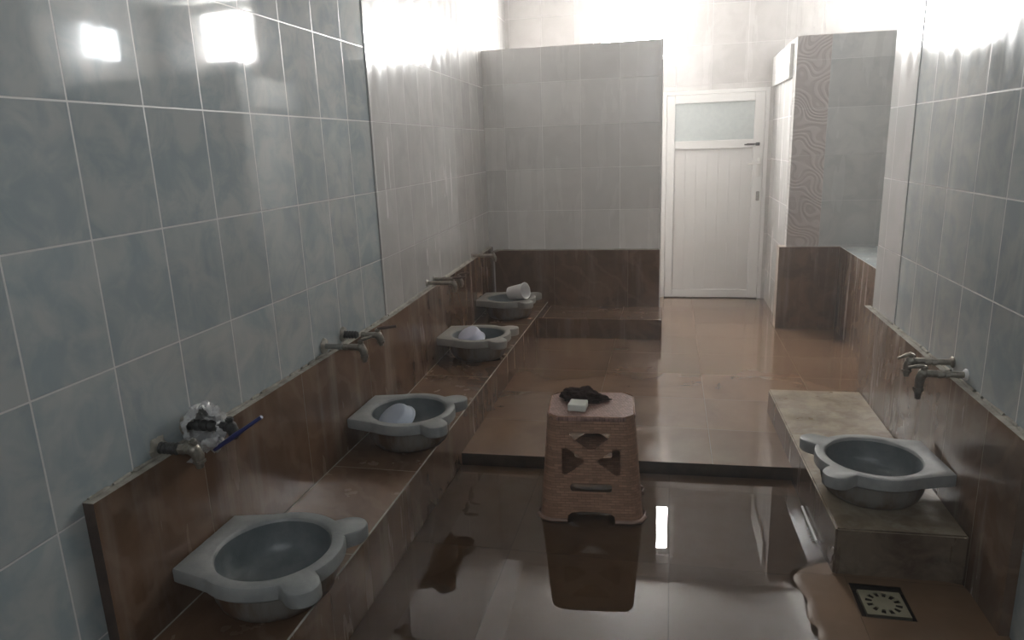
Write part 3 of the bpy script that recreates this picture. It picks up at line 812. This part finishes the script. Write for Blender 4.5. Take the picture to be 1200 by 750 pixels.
bm = bmesh.new(); R0, R1, LN = .047, .061, .150
add_lathe(bm, [(0, 0), (R0 - .005, 0), (R0, .004), (R1 - .003, LN - .012), (R1 + .001, LN - .010), (R1 + .003, LN - .002), (R1, LN), (R1 - .004, LN - .003), (R0 - .004, .006), (0, .005)], 44)
o = tag(link('plastic_tub', bm, M['white_plastic'], smooth=True, loc=(-1.175, 5.075, .428)), 'white plastic tub lying on its side across the farthest left basin', 'tub')
o.rotation_euler = aim((.9, -.36, .21))

# ------------------------------------------------------------------ drains and small things
gr = empty('floor_drain', (DX, DY, 0), 'cream square drain cover with a ring of holes at lower right', 'drain', rz=math.radians(1))
bm = bmesh.new()
S = .067
sec = 48
out = []; per = 12
for i in range(sec):
    t = 2 * PI * i / sec; c, s = math.cos(t), math.sin(t); k = S / max(abs(c), abs(s)); out.append((c * k, s * k))
def rg(rs, z): return [bm.verts.new((rs[i] * math.cos(2 * PI * i / sec), rs[i] * math.sin(2 * PI * i / sec), z)) for i in range(sec)]
O0 = [bm.verts.new((x, y, -.012)) for x, y in out]; O1 = [bm.verts.new((x * .985, y * .985, -.001)) for x, y in out]
r1 = [.055 if i % 4 in (1, 2) else .056 for i in range(sec)]; r0 = [.035] * sec
A, B = rg(r1, -.001), rg(r0, -.001); CC = bm.verts.new((0, 0, -.0005)); B2 = rg([.02] * sec, -.0002)
A2, Bd = rg(r1, -.006), rg(r0, -.006)
for i in range(sec):
    j = (i + 1) % sec
    bm.faces.new((O0[i], O0[j], O1[j], O1[i])); bm.faces.new((O1[i], O1[j], A[j], A[i]))
    if i % 4 == 1 or i % 4 == 2:      # a slot: walls only
        bm.faces.new((A[i], A[j], A2[j], A2[i])); bm.faces.new((B[i], Bd[i], Bd[j], B[j]))
    else: bm.faces.new((A[i], A[j], B[j], B[i]))
    bm.faces.new((B[i], B[j], B2[j], B2[i])); bm.faces.new((B2[i], B2[j], CC))
link('cover', bm, M['grate'], gr)
bm = bmesh.new(); add_box(bm, (-.088, -.088, -.040), (.088, .088, -.022))
link('sump_shade', bm, M['near_black'], gr)['label'] = 'near-black block painted as the shade below the cover'  # solid block coloured near-black in place of the hollow's shade
sd = empty('small_drain', (-.325, 4.925, FU), 'small dark rectangular drain in the raised floor before the step', 'drain', rz=math.radians(2))
bm = bmesh.new()
add_box(bm, (-.05, -.022, 0), (.05, -.016, .003)); add_box(bm, (-.05, .016, 0), (.05, .022, .003)); add_box(bm, (-.05, -.016, 0), (-.044, .016, .003)); add_box(bm, (.044, -.016, 0), (.05, .016, .003))
for i in range(7): add_box(bm, (-.037 + i * .0123 - .0025, -.016, .0005), (-.037 + i * .0123 + .0025, .016, .0025))
link('frame_grid', bm, M['steel'], sd)
box('well_shade', (-.044, -.016, .0001), (.044, .016, .0004), M['near_black'], sd)  # flat near-black sheet painted for the shade between the bars
bm = bmesh.new()
sweep(bm, [(.567, 2.565, .006), (.563, 2.70, .006), (.5605, 2.83, .006)], .005, 10)
for i in range(9):
    y = 2.575 + i * .012; add_tube(bm, (.566, y, .005), (.553 - .004 * (i % 2), y - .002, .002), .0015, .0008, 6)
tag(link('thin_white_stick', bm, M['white_plastic'], smooth=True), 'thin white stick with short teeth at the water line beside the right bench block', 'stick')  # plain white stick with fine teeth along the water line

# ------------------------------------------------------------------ light, camera, view
w = bpy.data.worlds.new('world'); bpy.context.scene.world = w; w.use_nodes = True
vs = w.node_tree.nodes.new('ShaderNodeVolumeScatter')     # thin haze added for the milky veil and the glow round the windows
vs.inputs['Color'].default_value = (1, .985, .97, 1); vs.inputs['Density'].default_value = .02; vs.inputs['Anisotropy'].default_value = .5
w.node_tree.links.new(vs.outputs[0], w.node_tree.nodes['World Output'].inputs['Volume'])
w.node_tree.nodes['Background'].inputs[0].default_value = (.6, .65, .7, 1); w.node_tree.nodes['Background'].inputs[1].default_value = .3

cam = bpy.data.cameras.new('camera'); co = bpy.data.objects.new('camera', cam); C.objects.link(co)
yaw, pit, rol, F = -.2255, .2415, .0364, 820.0
cy, sy, cp, sp, cr, sr = math.cos(yaw), math.sin(yaw), math.cos(pit), math.sin(pit), math.cos(rol), math.sin(rol)
f = Vector((sy * cp, cy * cp, -sp)); r = Vector((cy, -sy, 0)); dn = f.cross(r)
r2 = cr * r + sr * dn; d2 = -sr * r + cr * dn
mt = Matrix((r2, -d2, -f)).transposed().to_4x4(); mt.translation = Vector((0, 0, 1.5))
co.matrix_world = mt
cam.sensor_width = 36; cam.sensor_fit = 'HORIZONTAL'; cam.lens = F / 1200 * 36; cam.clip_start = .05
sc = bpy.context.scene; sc.camera = co
sc.view_settings.view_transform = 'Standard'; sc.view_settings.look = 'None'; sc.view_settings.gamma = 1; sc.view_settings.use_curve_mapping = False
sc.view_settings.exposure = 1.55
sc.cycles.max_bounces = 12; sc.cycles.diffuse_bounces = 6; sc.cycles.glossy_bounces = 5; sc.cycles.transparent_max_bounces = 8
sc.cycles.use_denoising = True; sc.cycles.sample_clamp_indirect = 6
